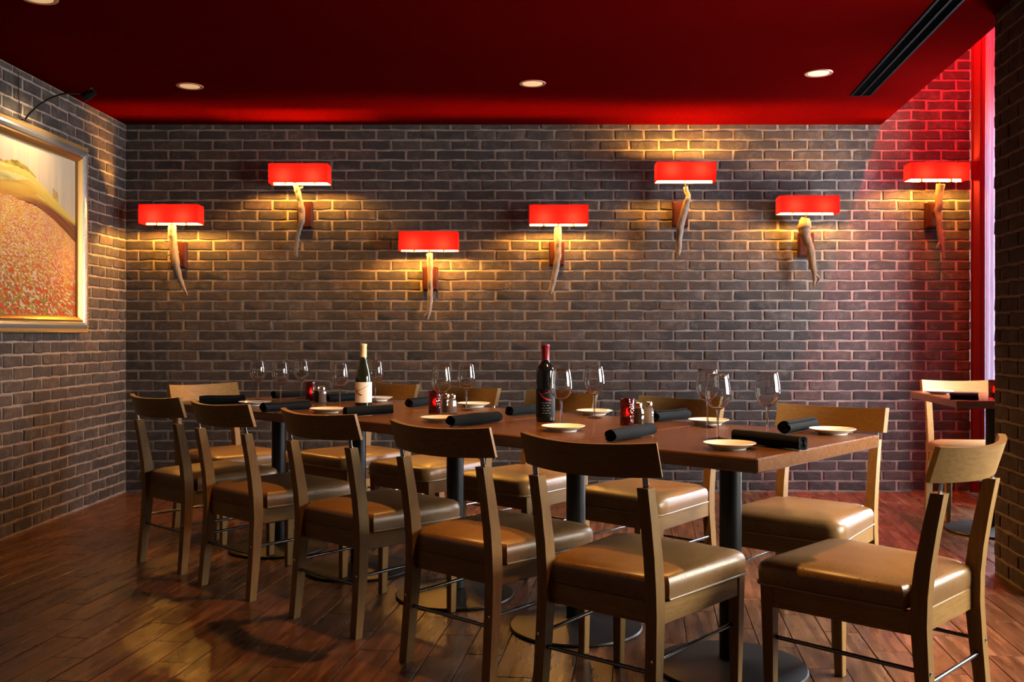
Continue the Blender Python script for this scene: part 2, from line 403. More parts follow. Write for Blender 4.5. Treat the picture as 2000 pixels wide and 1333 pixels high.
# ------------------------------------------------------------------ ceiling fittings
def downlight(x, y, label, power):
    t = thing('recessed_downlight', label, 'downlight', (x, y, ZC), 0, 'recessed ceiling downlights')
    M().lathe([(.058, -.001), (.066, -.005), (.076, -.004), (.079, 0)], 32).make('trim_ring', MTRIM, t, smooth=40)
    M().lathe([(.0001, -.003), (.030, -.0034), (.058, -.0025), (.058, -.0005)], 28).make('lens', MLENS, t, smooth=30)
    ld = bpy.data.lights.new('downlight_beam', 'SPOT'); ld.energy = power; ld.color = (1, .46, .11); ld.spot_size = R(68); ld.spot_blend = .5; ld.shadow_soft_size = .030
    lo = bpy.data.objects.new('downlight_beam', ld); COL.objects.link(lo); lo.parent = t; lo.location = (0, 0, -.045)
downlight(-2.0, 5.64, 'small lit round downlight in red ceiling above the leftmost red lamp', DOWN*.12)
downlight(.03, 5.58, 'small lit round downlight in red ceiling near the middle of the room', DOWN*.12)
downlight(1.64, 5.36, 'lit round downlight in red ceiling beside the black slot vent', DOWN*.15)
downlight(-2.14, 4.17, 'large lit round downlight cut by the top left edge of the picture', DOWN*.05)
downlight(-.40, 3.85, 'recessed downlight in red ceiling straight above the long table', DOWN*1.8)
downlight(.78, 3.12, 'recessed downlight in red ceiling above the near right end of the table', DOWN*2.0)
# slot vent
MVENT = simple('matt_black_vent', (.004, .003, .003), .8, **{'Specular IOR Level': .02})
sv = thing('slot_vent', 'long black double slot air vent in the red ceiling', 'air vent', RW(-1.0, -.28, ZC), -AN)
for x0, x1 in ((-.062, -.050), (-.006, .006), (.050, .062)): M().box((x0, -1.3, -.006), (x1, 2.42, .0)).make('rail', MVENT, sv)
for x0, x1 in ((-.050, -.006), (.006, .050)): M().box((x0, -1.3, -.0015), (x1, 2.42, .0)).make('slot', simple('slot_black', (.001, .001, .001), .9, **{'Specular IOR Level': 0.0}), sv)
M().box((-.062, 2.42, -.006), (.062, 2.432, 0)).make('end_rail', MVENT, sv)
# red tube of the alcove
nt_ = thing('red_neon_light', 'red neon tube on the alcove ceiling behind the soffit', 'neon light', RW(1.1, .30, 3.34), -AN)
M().tube([(0, -.75, -.035), (0, .95, -.035)], .014, 10).make('tube', MNEON, nt_, smooth=40)
for y in (-.7, .1, .9): M().box((-.02, y-.015, -.04), (.02, y+.015, .016)).make('clip', MBLK, nt_)
# curtain and its rod
cu = thing('curtain', 'long red curtain hanging beside the brick wall at the right', 'curtain', RW(1.985, .66, 0), -AN)
cm = M(); N = 120; ln = .325; F = []
for k in range(N + 1):
    y = ln*k/N; amp = .030 + .012*sin(3.1*k/N + .6); ph_ = 2*pi*3.2*(y/ln) + .6*sin(9*y)
    F.append((amp*sin(ph_) + .012*sin(ph_*.43), y + .012*sin(2*ph_)))
rows = []
for z, fl_ in ((.03, 1.15), (.9, 1.0), (2.2, .95), (3.0, .85), (3.18, .7)):
    rows.append([(x*fl_, y, z) for x, y in F])
vs = [p for r in rows for p in r]; n1 = N + 1
cm.add(vs + [(x + .003, y, z) for x, y, z in vs], [(i*n1+j, i*n1+j+1, (i+1)*n1+j+1, (i+1)*n1+j) for i in range(4) for j in range(N)] + [(5*n1 + i*n1+j, 5*n1 + (i+1)*n1+j, 5*n1 + (i+1)*n1+j+1, 5*n1 + i*n1+j+1) for i in range(4) for j in range(N)])
cm.make('drape', MCURT, cu, smooth=80)
M().tube([(0, -1.8, 3.21), (0, .32, 3.21)], .014, 12).make('rod', MBLK, cu, smooth=40)
for k in range(3): M().lathe([(.016, -.004), (.022, 0), (.016, .004)], 14).make('ring', MBLK, cu, loc=(0, .06 + k*.1, 3.21), rot=(R(90), 0, 0))

def sheer_mat():
    m, nt, b, n, l = newmat('white_sheer_fabric'); n.remove(b)
    v = coords(n, l, (1, 1, .05)); c = ramp(n, l, noise(n, l, v, 80, 3), [(.3, (.13, .105, .15)), (.7, (.18, .15, .20))])
    d = n.new('ShaderNodeBsdfDiffuse'); t = n.new('ShaderNodeBsdfTranslucent'); x = n.new('ShaderNodeMixShader'); x.inputs[0].default_value = .35
    l.new(c, d.inputs[0]); l.new(c, t.inputs[0]); l.new(d.outputs[0], x.inputs[1]); l.new(t.outputs[0], x.inputs[2])
    l.new(x.outputs[0], n['Material Output'].inputs[0]); return m
sc_ = thing('sheer_curtain', 'narrow white sheer curtain glowing with daylight between red curtain and brick column', 'curtain', RW(1.64, .655, 0), -AN)
cm = M(); N = 80; F = [(.022*sin(2*pi*4.1*k/N) + .006*sin(k*.9), .335*k/N) for k in range(N+1)]; n1 = N + 1
vs = [(x*f, y, z) for z, f in ((.03, 1.1), (1.0, 1.0), (2.2, .95), (3.17, .7)) for x, y in F]
cm.add(vs, [(i*n1+j, i*n1+j+1, (i+1)*n1+j+1, (i+1)*n1+j) for i in range(3) for j in range(N)])
cm.make('drape', sheer_mat(), sc_, smooth=80)
for k in range(3): M().lathe([(.016, -.004), (.022, 0), (.016, .004)], 14).make('ring', MBLK, sc_, loc=(0, .06 + k*.11, 3.21), rot=(R(90), 0, 0))

# ------------------------------------------------------------------ sconces
def sconce(label, cx, pcx, pz0, pz1, sx, sy0, sy1, path, mat, twigs=(), bz=-.028, baffle=.074, gap=.100):
    """shade, two bulbs, brass stem, wall plate and a driftwood branch in front of it; heights and reaches measured on the wall"""
    Yp = D - .018; s = FPX/Yp
    X = (pcx - VX)/s
    t = thing('wall_sconce', label, 'wall lamp', (X, D - .010, 0), 0, 'red sconces on the back wall')
    z0, z1 = HC + (VY - pz1)/s, HC + (VY - pz0)/s
    M().box((-.054, -.034, z0), (.054, 0, z1)).make('wall_plate', MMAHOG, t, bevel=.004)
    M().box((-.046, -.039, z0+.012), (.046, -.034, z1-.012)).make('plate_panel', MMAHOG, t, bevel=.002)
    Yb = D - .13; sb = FPX/Yb
    P = [((x - VX)/sb - X, -.12, HC + (VY - y)/sb) for x, y, w in path]; rd = [max(.0022, w/sb/2) for x, y, w in path]
    # finer path with a little knottiness
    fp, fr = [], []; rr = random.Random(int(cx))
    for i in range(len(P)-1):
        for k in range(4):
            a = k/4; fp.append(Vector(P[i]).lerp(Vector(P[i+1]), a) + Vector((rr.gauss(0, .0012), rr.gauss(0, .004), 0))); fr.append((rd[i]*(1-a) + rd[i+1]*a)*rr.uniform(.93, 1.07))
    fp.append(Vector(P[-1])); fr.append(rd[-1])
    br = M().tube(fp, fr, 10).make('driftwood_branch', mat, t, smooth=70)
    for (x0, y0, x1, y1, w) in twigs:
        a = ((x0-VX)/sb - X, -.12, HC + (VY-y0)/sb); b = ((x1-VX)/sb - X, -.125, HC + (VY-y1)/sb)
        M().tube([a, ((a[0]+b[0])/2, -.124, (a[2]+b[2])/2 + .003), b], [w/sb/2, w/sb/2.6, w/sb/5], 7).make('twig', mat, br, smooth=70)
    zm = (z0+z1)/2 + .02
    M().tube([(P[2][0]*.5, -.036, zm), (P[2][0]*.8, -.11, zm)], .009, 10).make('arm', MBRASS, t, smooth=40)
    # shade
    Ys = D - .240; ss = FPX/Ys; sh = thing.__globals__['bpy'].data.objects.new('shade_holder', None)
    sxw = (sx - VX)/(FPX/(D - .175)) - X; st, sbm = HC + (VY - sy0)/ss, HC + (VY - sy1)/ss
    hw, y0, y1 = .200, -gap - .130, -gap
    rt = [(sxw-hw, y0), (sxw+hw, y0), (sxw+hw, y1), (sxw-hw, y1)]
    shade = M().add([(x, y, sbm) for x, y in rt] + [(x, y, st) for x, y in rt], [(0,1,5,4),(1,2,6,5),(2,3,7,6),(3,0,4,7)]).make('shade', MSHADE, t)
    M().box((sxw-hw+.003, y1-.004, sbm+.002), (sxw+hw-.003, y1-.002, st-.002)).make('lining', MLINING, shade)
    if baffle: M().box((sxw-hw+.003, y1-baffle, st-.004), (sxw+hw-.003, y1-.004, st-.002)).make('added_baffle', MSHADE, shade)  # added strip inside the top rim, blocks bulb light from the wall above
    zc = (st+sbm)/2
    M().tube([P[0], (sxw, (y0+y1)/2, sbm+.02), (sxw, (y0+y1)/2, zc-.02)], .005, 8).make('stem', MBRASS, t, smooth=40)
    M().tube([(sxw-.10, (y0+y1)/2, zc-.03), (sxw+.10, (y0+y1)/2, zc-.03)], .006, 8).make('socket_bar', MBRASS, t, smooth=40)
    for sg in (-1, 1):
        bb = M().lathe([(.004, -.022), (.010, -.014), (.0155, 0), (.013, .012), (.006, .019), (.001, .021)], 10).make('bulb', MBULB, t, smooth=60, loc=(sxw + sg*.10, (y0+y1)/2, zc + bz))
        M().lathe([(.009, -.014), (.009, .010)], 10).make('socket', MBRASS, bb, smooth=40, loc=(0, 0, -.030))
sconce('red wall lamp on a tapering driftwood branch, farthest left near the painting', 335, 351, 473, 525, 335, 399, 436,
    [(336,443,15),(337,460,16),(338,473,15),(341,496,16),(346,528,13),(354,553,9),(361,568,5),(366,577,2)], MDRIFT, [(334,473,321,471,4),(336,497,327,500,5),(336,492,330,488,3)])
sconce('red wall lamp on a bent grey branch, high up, second from the left', 586, 597, 395, 447, 586, 319, 357,
    [(574,356,5),(580,370,12),(585,388,10),(589,408,13),(590,433,12),(584,450,8),(580,473,8),(578,495,9),(579,502,4)], MDRIFT, [(581,371,592,366,6)], bz=-.025, baffle=.055)
sconce('red wall lamp on a slim straight branch, lowest of the row', 838, 841, 522, 569, 838, 452, 489,
    [(839,497,12),(840,520,11),(840,558,10),(840,583,11),(838,608,9),(835,622,6),(834,626,3)], MDRIFT, [(837,612,829,618,6)])
sconce('red wall lamp on a curved pale branch, in the middle above the dark bottle', 1091, 1087, 473, 521, 1091, 400, 438,
    [(1090,444,14),(1090,473,14),(1090,500,13),(1086,523,12),(1080,553,11),(1076,568,10),(1074,575,6)], MDRIFT)
sconce('red wall lamp on a crooked pale branch, highest with bright brick above it', 1338, 1328, 395, 445, 1338, 316, 353,
    [(1338,365,8),(1344,383,10),(1341,398,14),(1334,420,14),(1328,445,14),(1326,473,12),(1325,495,9),(1324,500,5)], MDRIFT, [(1342,393,1352,395,7)], bz=.010, baffle=0)
sconce('red wall lamp on a thick forked driftwood branch, on the daylit part of the wall', 1577, 1573, 455, 503, 1577, 382, 416,
    [(1573,427,18),(1571,443,27),(1573,460,19),(1580,478,17),(1585,503,16),(1587,518,13),(1591,538,9),(1590,556,5),(1590,562,2)], MDRIFT2, [(1591,536,1601,545,7),(1601,545,1594,556,6)], bz=-.015, baffle=.03)
sconce('red wall lamp beside the red curtain, farthest right', 1835, 1820, 397, 447, 1829, 317, 350,
    [(1836,360,16),(1834,385,14),(1833,410,13),(1835,440,11),(1838,465,12),(1842,490,8),(1845,505,3)], MDRIFT2, [(1837,470,1828,485,5),(1838,462,1849,470,5)], bz=-.02, baffle=.07)

# ------------------------------------------------------------------ painting on the left wall
FY0, FY1, FZ0, FZ1 = 4.55, 5.985, 1.115, 2.272
pf = thing('framed_painting', 'gold framed landscape painting of a flower field on the left brick wall', 'painting', (XL + .014, (FY0+FY1)/2, FZ0))
W2, HH = (FY1-FY0)/2, FZ1-FZ0
def frame_ring(prof, name, mats, mi=0):
    mb = M(); rings = []
    for d, x in prof:                                    # d inward from the outer edge, x out from the wall
        rings.append([(x, -W2+d, d), (x, W2-d, d), (x, W2-d, HH-d), (x, -W2+d, HH-d)])
    vs = [p for r in rings for p in r]; fs = []
    for i in range(len(rings)-1):
        for j in range(4): k = (j+1) % 4; fs.append((i*4+j, i*4+k, (i+1)*4+k, (i+1)*4+j))
    mb.add(vs, fs); return mb.make(name, mats, pf, smooth=25)
frame_ring([(0, 0), (0, .042), (.010, .050), (.022, .048)], 'outer_moulding', MGOLD)
frame_ring([(.022, .048), (.030, .056), (.045, .060), (.060, .054), (.066, .046)], 'silver_band', MSILV)
frame_ring([(.066, .046), (.076, .050), (.088, .040), (.098, .026), (.100, .012), (.100, .0)], 'inner_moulding', MGOLD2)
bd = M()
def beadrow(a, b, n):
    for k in range(n):
        c = Vector(a).lerp(Vector(b), (k+.5)/n); rr = .0085
        bd.add([c+Vector(q)*rr for q in ((1,0,0),(0,1,0),(0,0,1),(0,-1,0),(0,0,-1),(-.6,0,0))], [(0,1,2),(0,2,3),(0,3,4),(0,4,1),(5,2,1),(5,3,2),(5,4,3),(5,1,4)])
beadrow((.046, -W2+.004, .004), (.046, W2-.004, .004), 64); beadrow((.046, -W2+.004, HH-.004), (.046, W2-.004, HH-.004), 64)
beadrow((.046, W2-.004, .004), (.046, W2-.004, HH-.004), 52); beadrow((.046, -W2+.004, .004), (.046, -W2+.004, HH-.004), 52)
o = bd.make('beading', MGOLD, pf, smooth=60); o['kind'] = 'stuff'
def vnoise(x, y, s):
    def h(i, j): return ((math.sin(i*127.1 + j*311.7 + s*74.7)*43758.5453) % 1.0)
    i, j = math.floor(x), math.floor(y); fx, fy = x-i, y-j; fx, fy = fx*fx*(3-2*fx), fy*fy*(3-2*fy)
    return (h(i,j)*(1-fx)+h(i+1,j)*fx)*(1-fy) + (h(i,j+1)*(1-fx)+h(i+1,j+1)*fx)*fy
def lerp3(a, b, t): t = max(0, min(1, t)); return tuple(p + (q-p)*t for p, q in zip(a, b))
def paint(u, v, rr):
    hill = .82 + .03*cos((u-.35)*5) - .46*max(0, u-.56)**1.2; field = .67 - .08*(u-.35) - .55*max(0, u-.60)**1.5
    n = vnoise(u*40 + v*6, v*40, 11)
    if v > hill:
        c = lerp3((.78, .56, .33), (.62, .47, .34), vnoise(u*60, v*2.5, 2)); c = lerp3(c, (.86, .70, .48), (v-hill)*1.5)
        if v < hill + .075*vnoise(u*26, 5, 3)*vnoise(u*7, 1, 12) and u < .62: c = lerp3((.16, .12, .02), (.66, .44, .05), n)
        if abs(u-.80) < .018 + .012*n and abs(v-.70-.05*n) < .045: c = lerp3((.30, .16, .03), (.75, .52, .16), rr.random())
        return c
    if v > field:
        t = (hill - v)/max(.01, hill - field); sw = vnoise(u*5 + t*3, t*9, 4)
        c = lerp3((.80, .56, .10), (.60, .27, .04), 1.3*t + .8*(sw-.5))
        if sw > .62: c = lerp3(c, (.85, .70, .28), .7)
        wd = (t + 1.5*(u-.66) - .62)*5
        if wd > 0: c = lerp3(c, lerp3((.07, .012, .008), (.40, .13, .04), vnoise(u*6+t*6, t*12, 5) - .2), wd)
        c = lerp3(c, (.10, .17, .05), max(0, .9 - 6*abs(t-.45) - 6*max(0, u-.38))*(.4 + .6*vnoise(u*10, t*6, 6)))
        return c
    t = (field - v)/field; k = 1.0/(.35 + .9*t)
    big = vnoise(u*70*k, v*70*k, 9); mid = vnoise(u*24, v*24, 7); sm = vnoise(u*130, v*130, 13)
    c = lerp3((.88, .52, .06), (.74, .26, .06), mid); c = lerp3(c, (.62, .26, .22), .55*max(0, vnoise(u*4, v*5, 8)-.25))
    if t > .30: c = lerp3(c, (.10, .09, .02), min(.95, (t-.30)*1.7)*(.45 + .8*sm))
    if big > .64: c = lerp3(c, (.62, .035, .012), .35 + .6*t)
    elif big < .27: c = lerp3(c, (.85, .62, .52), .75 - .2*t)
    elif sm > .72: c = lerp3(c, (.80, .55, .10), .6)
    return c
pu, pv = 230, 170; rr = random.Random(5); cw, chh = 2*W2 - .20, HH - .20
mb = M(); mb.add([(.012, -cw/2 + cw*i/pu, .10 + chh*j/pv) for j in range(pv+1) for i in range(pu+1)], [(j*(pu+1)+i, j*(pu+1)+i+1, (j+1)*(pu+1)+i+1, (j+1)*(pu+1)+i) for j in range(pv) for i in range(pu)])
m, nt, b, n, l = newmat('oil_paint'); at = n.new('ShaderNodeVertexColor'); at.layer_name = 'paint'
l.new(at.outputs[0], b.inputs['Base Color']); b.inputs['Roughness'].default_value = .45; bump(n, l, b, noise(n, l, coords(n, l), 90, 4), .25, .002)
cv = mb.make('canvas', m, pf); ca = cv.data.color_attributes.new('paint', 'FLOAT_COLOR', 'CORNER')
for p in cv.data.polygons:
    i, j = p.index % pu, p.index // pu; c = paint((i+.5)/pu, (j+.5)/pv, rr)
    c = tuple(.55*q for q in c)
    for li in p.loop_indices: ca.data[li].color = (*c, 1)
M().box((0, -W2+.05, .05), (.010, W2-.05, HH-.05)).make('backboard', MMAHOG, pf)
# picture lamp
pl = thing('picture_lamp', 'black picture lamp on a curved arm above the painting', 'picture lamp', (XL + .03, 5.27, FZ1 - .01))
M().box((-.01, -.03, .0), (.02, .03, .03)).make('bracket', MBLK, pl, bevel=.003)
arm = []
for k in range(13):
    a = k/12; arm.append((.01 + .34*a**1.25, 0, .03 + .150*sin(a*pi*.60)))
M().tube(arm, .0055, 8).make('arm', MBLK, pl, smooth=50)
ex, ez = arm[-1][0], arm[-1][2]
hd = M().tube([(ex - .015, 0, ez - .018), (ex + .012, 0, ez - .004), (ex + .050, 0, ez + .014)], [.026, .024, .016], 14).make('lamp_head', MBLK, pl, smooth=50)
M().lathe([(.004, -.004), (.007, 0), (.004, .004)], 10).make('thumb_screw', MSTEEL, hd, loc=(ex + .035, -.012, ez + .030))
M().tube([(.0, -.02, .03), (-.012, -.025, .16), (-.012, -.025, .29)], .0018, 6).make('cord', MBLK, pl)
ld = bpy.data.lights.new('picture_lamp_beam', 'SPOT'); ld.energy = PICTURE; ld.color = (1, .72, .40); ld.spot_size = R(105); ld.spot_blend = .8; ld.shadow_soft_size = .03
lo = bpy.data.objects.new('picture_lamp_beam', ld); COL.objects.link(lo); lo.parent = pl; lo.location = (ex - .035, 0, ez - .030)
lo.rotation_euler = Vector((-.36, 0, -.33)).to_track_quat('-Z', 'Y').to_euler()

# ------------------------------------------------------------------ chairs
def make_chair():
    t = thing('dining_chair', '', 'chair')
    # cushion
    def outline(sc, notch=True):
        pts = [(.165, -.222), (.165, -.186), (.205, -.182)]
        pts += [(.232, .16)] + [(.190 + .047*cos(a), .205 + .045*sin(a)) for a in (R(10), R(40), R(70), R(90))]
        pts = pts + [(-x, y) for x, y in reversed(pts)]
        return [(x*sc[0], .01 + (y-.01)*sc[1]) for x, y in pts]
    prof = [(.376, (1, 1)), (.400, (1.012, 1.008)), (.420, (1.008, 1.006)), (.432, (.985, .985)), (.440, (.945, .945)), (.448, (.83, .83)), (.455, (.55, .55)), (.457, (.2, .2))]
    seat = M().loft([[(x, y, z) for x, y in outline(s)] for z, s in prof]).make('seat', MSEAT, t, smooth=50)
    ol = outline((1.012, 1.01)); M().tube([(x, y, .377) for x, y in ol[2:-2]], .0036, 6).make('piping', MPIPE, seat, smooth=60)
    # rails
    for s in (-1, 1):
        M().loft([[(s*.176, -.20, z), (s*.200, -.20, z), (s*.226, .20, z), (s*.202, .20, z)] for z in (.312, .374)]).make('side_rail', MCHY, t, bevel=.002)
    M().box((-.17, -.222, .312), (.17, -.200, .374)).make('rear_rail', MCHX, t, bevel=.002)
    M().box((-.20, .205, .312), (.20, .228, .374)).make('front_rail', MCHX, t, bevel=.002)
    # rear posts: sabre curve, front legs tapered
    zs = [(0, -.268, .030), (.10, -.259, .034), (.22, -.250, .039), (.34, -.244, .044), (.42, -.246, .045), (.50, -.254, .043), (.60, -.270, .039), (.692, -.287, .035)]
    for s in (-1, 1):
        rings = []
        for z, y, dp in zs:
            xo = .2095 - .007*min(1, z/.4); rings.append([(s*xo, y, z), (s*(xo-.035), y, z), (s*(xo-.035), y+dp, z), (s*xo, y+dp, z)])
        M().loft(rings).make('rear_post', MCH, t, smooth=20)
        M().loft([[(s*(.212+a), .190, z), (s*(.212-b), .190, z), (s*(.212-b), .190+c, z), (s*(.212+a), .190+c, z)] for z, a, b, c in ((0, .013, .013, .028), (.374, .018, .020, .040))]).make('front_leg', MCH, t, bevel=.002)
        M().box((s*.187-.009, -.278, .685), (s*.187+.009, -.273, .752), T=Matrix.Translation((0, -.275, .72)) @ Matrix.Rotation(R(9), 4, 'X') @ Matrix.Translation((0, .275, -.72))).make('bracket', MSTEEL, t, bevel=.001)
        M().tube([(s*.196, -.235, .222), (s*.205, .205, .222)], .0062, 10).make('side_stretcher', MDSTEEL, t, smooth=40)
        M().lathe([(.0055, 0), (.005, .003), (.002, .0045)], 10).make('screw', MSTEEL, t, smooth=40, loc=(s*.194, -.2495, .222), rot=(R(90), 0, 0))
    M().tube([(-.19, -.236, .186), (.19, -.236, .186)], .0062, 10).make('rear_stretcher', MDSTEEL, t, smooth=40)
    # curved backrest
    N = 16; fr, bk = [], []; mb = M(); rings = []
    for k in range(N+1):
        a = -1 + 2*k/N; x = a*.231; sag = .056*(1 - a*a); dip = .010*(1 - a*a)
        yb, yt = -.262 - sag, -.291 - sag; th = .024
        zb, zt = .722 - dip*.7, .816 - dip
        nx = -2*a*.056/.231*.0  # ends square
        sl = 2*a*.056/.231; q = math.hypot(sl, 1); nx, ny = -sl/q*.020, .020/q
        rings.append([(x, yb, zb), (x, yt, zt), (x + nx, yt + ny, zt + .001), (x + nx, yb + ny, zb + .001)])
    mb.loft(rings).make('backrest', MCHX, t, smooth=35, bevel=0)
    return t
CHAIR = make_chair()
G = 'chairs around the long table'
spots = [
 (-1.566, 4.691, -41.0, 'wooden chair with tan seat on the near side, farthest left, against the brick corner'),
 (-1.120, 4.257, -41.8, 'second wooden chair from the left on the near side of the table'),
 (-.596, 3.770, -41.9, 'wooden chair in the middle of the near side, in front of the pale bottle'),
 (-.099, 3.276, -41.2, 'wooden chair on the near side left of the dark bottle, second nearest the camera'),
 (.341, 2.868, -38.8, 'wooden chair on the near side nearest the camera, right of the dark bottle'),
 (1.004, 2.777, 45.0, 'wooden chair at the near right head of the table with brightly lit backrest'),
 (1.048, 3.627, 141., 'wooden chair on the far side nearest the right end of the table'),
 (.507, 4.128, 138., 'wooden chair on the far side behind the red candle and shakers nearest the right'),
 (-.020, 4.590, 138., 'wooden chair on the far side just behind the dark bottle'),
 (-.505, 5.020, 138., 'wooden chair on the far side behind the middle glasses, left of the dark bottle'),
 (-.985, 5.430, 138., 'wooden chair on the far side behind the pale labelled bottle'),
 (-1.690, 5.420, -130., 'wooden chair at the far left head of the table with a shiny backrest front'),
 (2.700, 5.760, 173.5, 'wooden chair behind the small table in the alcove beside the red curtain'),
]
for i, (x, y, a, lb) in enumerate(spots):
    g = G if i < 12 else None
    if i == 0: CHAIR.location = (x, y, 0); CHAIR.rotation_euler = (0, 0, R(a)); CHAIR['label'] = lb; CHAIR['group'] = g
    else:
        c = again(CHAIR, lb, (x, y, 0), R(a), g)
        if not g and 'group' in c: del c['group']

# ------------------------------------------------------------------ tables
ZT = .76
TD = Vector((-.742, .670, 0)).normalized(); TN = Vector((-TD.y, TD.x, 0)) * -1     # along the row, across to the far side
if TN.y < 0: TN = -TN
C0 = PX(1480, 897, ZT); C0.z = 0
TW, TL = .845, .658
def make_table():
    t = thing('dining_table', '', 'table')
    M().box((-TW/2, -TL/2 + .001, ZT - .042), (TW/2, TL/2 - .001, ZT)).make('table_top', MTAB, t, bevel=.004)
    M().lathe([(.0362, .02), (.0362, ZT - .05)], 24).make('post', MBLK, t, smooth=40)
    M().lathe([(.040, .035), (.048, .030), (.060, .024)], 24).make('collar', MBLK, t, smooth=40)
    M().lathe([(.245, .0), (.250, .006), (.246, .012), (.20, .017), (.10, .024), (.045, .032), (.0362, .034)], 48).make('base', MIRON, t, smooth=40)
    M().box((-.20, -.03, ZT - .056), (.20, .03, ZT - .042)).make('spider_plate', MBLK, t, bevel=.002)
    return t
TAB = make_table(); trz = math.atan2(TN.y, TN.x)
tl = ['dark wood table square at the near right end of the row, beside the lit chair', 'dark wood table square under the nearest red candle, second from the right end',
      'dark wood table square in the middle of the row with the dark bottle', 'dark wood table square with the pale labelled bottle, second from the left end', 'dark wood table square at the far left end of the row']
for i in range(5):
    c = C0 + TD*(TL*(i + .5)) + TN*(TW/2)
    if i == 0: o = TAB; o['label'] = tl[0]; o['group'] = 'small tables pushed into one long row'; o.location = c; o.rotation_euler = (0, 0, trz)
    else: again(TAB, tl[i], c, trz, 'small tables pushed into one long row')
c = RW(.985, .335); SMT = again(TAB, 'small dark wood table in the alcove beside the brick column', (c.x, c.y, 0), R(90) - AN)
del SMT['group']

# ------------------------------------------------------------------ tableware
def make_glass():
    t = thing('wine_glass', '', 'wine glass')
    bowl = [(.0045, .092), (.010, .096), (.022, .104), (.034, .116), (.041, .131), (.0432, .146), (.0425, .162), (.040, .180), (.0365, .200), (.0345, .212)]
    inn = [(r - .0011, z + .0008) for r, z in bowl[1:]]
    mb = M().lathe(bowl + [(.0339, .2126)] + list(reversed(inn)) + [(.0005, .0965)], 28); mb.make('bowl', MGLASS, t, smooth=70)
    M().lathe([(.0042, .004), (.0036, .02), (.0034, .05), (.0036, .08), (.0045, .092)], 12).make('stem', MGLASS, t, smooth=60)
    M().lathe([(.0345, 0), (.035, .0012), (.022, .003), (.008, .0055), (.0042, .009)], 28).make('foot', MGLASS, t, smooth=50)
    return t
GL = make_glass(); first = True
gl = [(504, 783, 'wine glass standing farthest left on the table'), (548, 790, 'wine glass second from the left, behind the black napkin roll'), (589, 780, 'wine glass behind the farthest left red candle'),
 (664, 799, 'wine glass between the left shakers and the pale bottle'), (733, 787, 'wine glass half hidden behind the pale labelled bottle'), (862, 815, 'wine glass in front of the middle red candle'),
 (911, 803, 'wine glass standing right of the middle shakers'), (1096, 833, 'wine glass just right of the dark wine bottle, overlapping it'), (1161, 818, 'wine glass between the dark bottle and the right red candle'),
 (1382, 836, 'wine glass behind the front glass near the right end, overlapped by it'), (1402, 859, 'wine glass at the front right, nearest the camera'), (1499, 850, 'wine glass farthest right, behind the thick black napkin roll')]
for x, y, lb in gl:
    p = PX(x, y - 1, ZT)
    if first: GL.location = p; GL['label'] = lb; GL['group'] = 'wine glasses on the long table'; first = False
    else: again(GL, lb, p, random.uniform(0, 6), 'wine glasses on the long table')
# plates
pm = M().lathe([(.0005, .007), (.050, .007), (.056, .0095), (.074, .0185), (.0775, .0195), (.0782, .0182), (.060, .008), (.0495, .004), (.048, 0), (.044, .0005), (.0435, .0032), (.0005, .0034)], 40)
PL = pm.make('side_plate', MCHINA, smooth=40)
plt = [(498, 792, 'white side plate farthest left, beside a black napkin roll'), (640, 806, 'white side plate in front of the left salt shaker'), (738, 783, 'white side plate behind the pale labelled bottle'),
 (860, 824, 'white side plate in front of the middle red candle'), (925, 795, 'white side plate on the far side, right of the middle glasses'), (1100, 842, 'white side plate in front of the dark bottle'),
 (1161, 810, 'white side plate on the far side, right of the dark bottle'), (1384, 829, 'white side plate on the far side behind the two overlapping glasses'), (1425, 877, 'white side plate nearest the camera, at the table corner'),
 (1626, 848, 'white side plate farthest right on the long table')]
for i, (x, y, lb) in enumerate(plt):
    o = PL if i == 0 else PL.copy()
    if i: COL.objects.link(o)
    o.location = PX(x, y, ZT); tag(o, lb, 'plate', 'side plates on the long table')
o = PL.copy(); COL.objects.link(o); q = PX(1835, 770, ZT); o.location = q; tag(o, 'white side plate on the small table in the alcove', 'plate'); del o['group']
# rolled napkins
def roll_mesh(seed, L=.235):
    r = random.Random(seed); mb = M(); th = .0032; turns = 3.2; n = 64; sec = []
    for k in range(n+1):
        a = turns*2*pi*k/n; rad = .0045 + .0185*k/n; sec.append((rad*cos(a), rad*sin(a), rad, a))
    outer = [((rd + th/2)*cos(a), (rd + th/2)*sin(a)) for _, _, rd, a in sec]; inner = [((rd - th/2)*cos(a), (rd - th/2)*sin(a)) for _, _, rd, a in sec]
    poly = outer + inner[::-1]; rings = []
    tw = r.uniform(-.25, .25); bul = r.uniform(.0, .06); off = r.uniform(0, 6.28)
    for i in range(9):
        f = i/8; s = 1 + bul*sin(pi*f) + .05*sin(7*f + off) + r.uniform(-.035, .035); ca, sa = cos(off + tw*f), sin(off + tw*f)
        rings.append([(-L/2 + L*f + .003*sin(3*math.atan2(y, x)+off)*(1 if i in (0, 8) else 0), (x*ca - y*sa)*s*1.06, (x*sa + y*ca)*s*.92) for x, y in poly])
    N = len(poly); vs = [p for q in rings for p in q]; fs = []
    for i in range(8):
        for j in range(N): k = (j+1) % N; fs.append((i*N+j, i*N+k, (i+1)*N+k, (i+1)*N+j))
    for b0 in (0, 8*N):
        for j in range(n): fs.append((b0+j, b0+j+1, b0+N-2-j, b0+N-1-j))
    mb.add(vs, fs); return mb
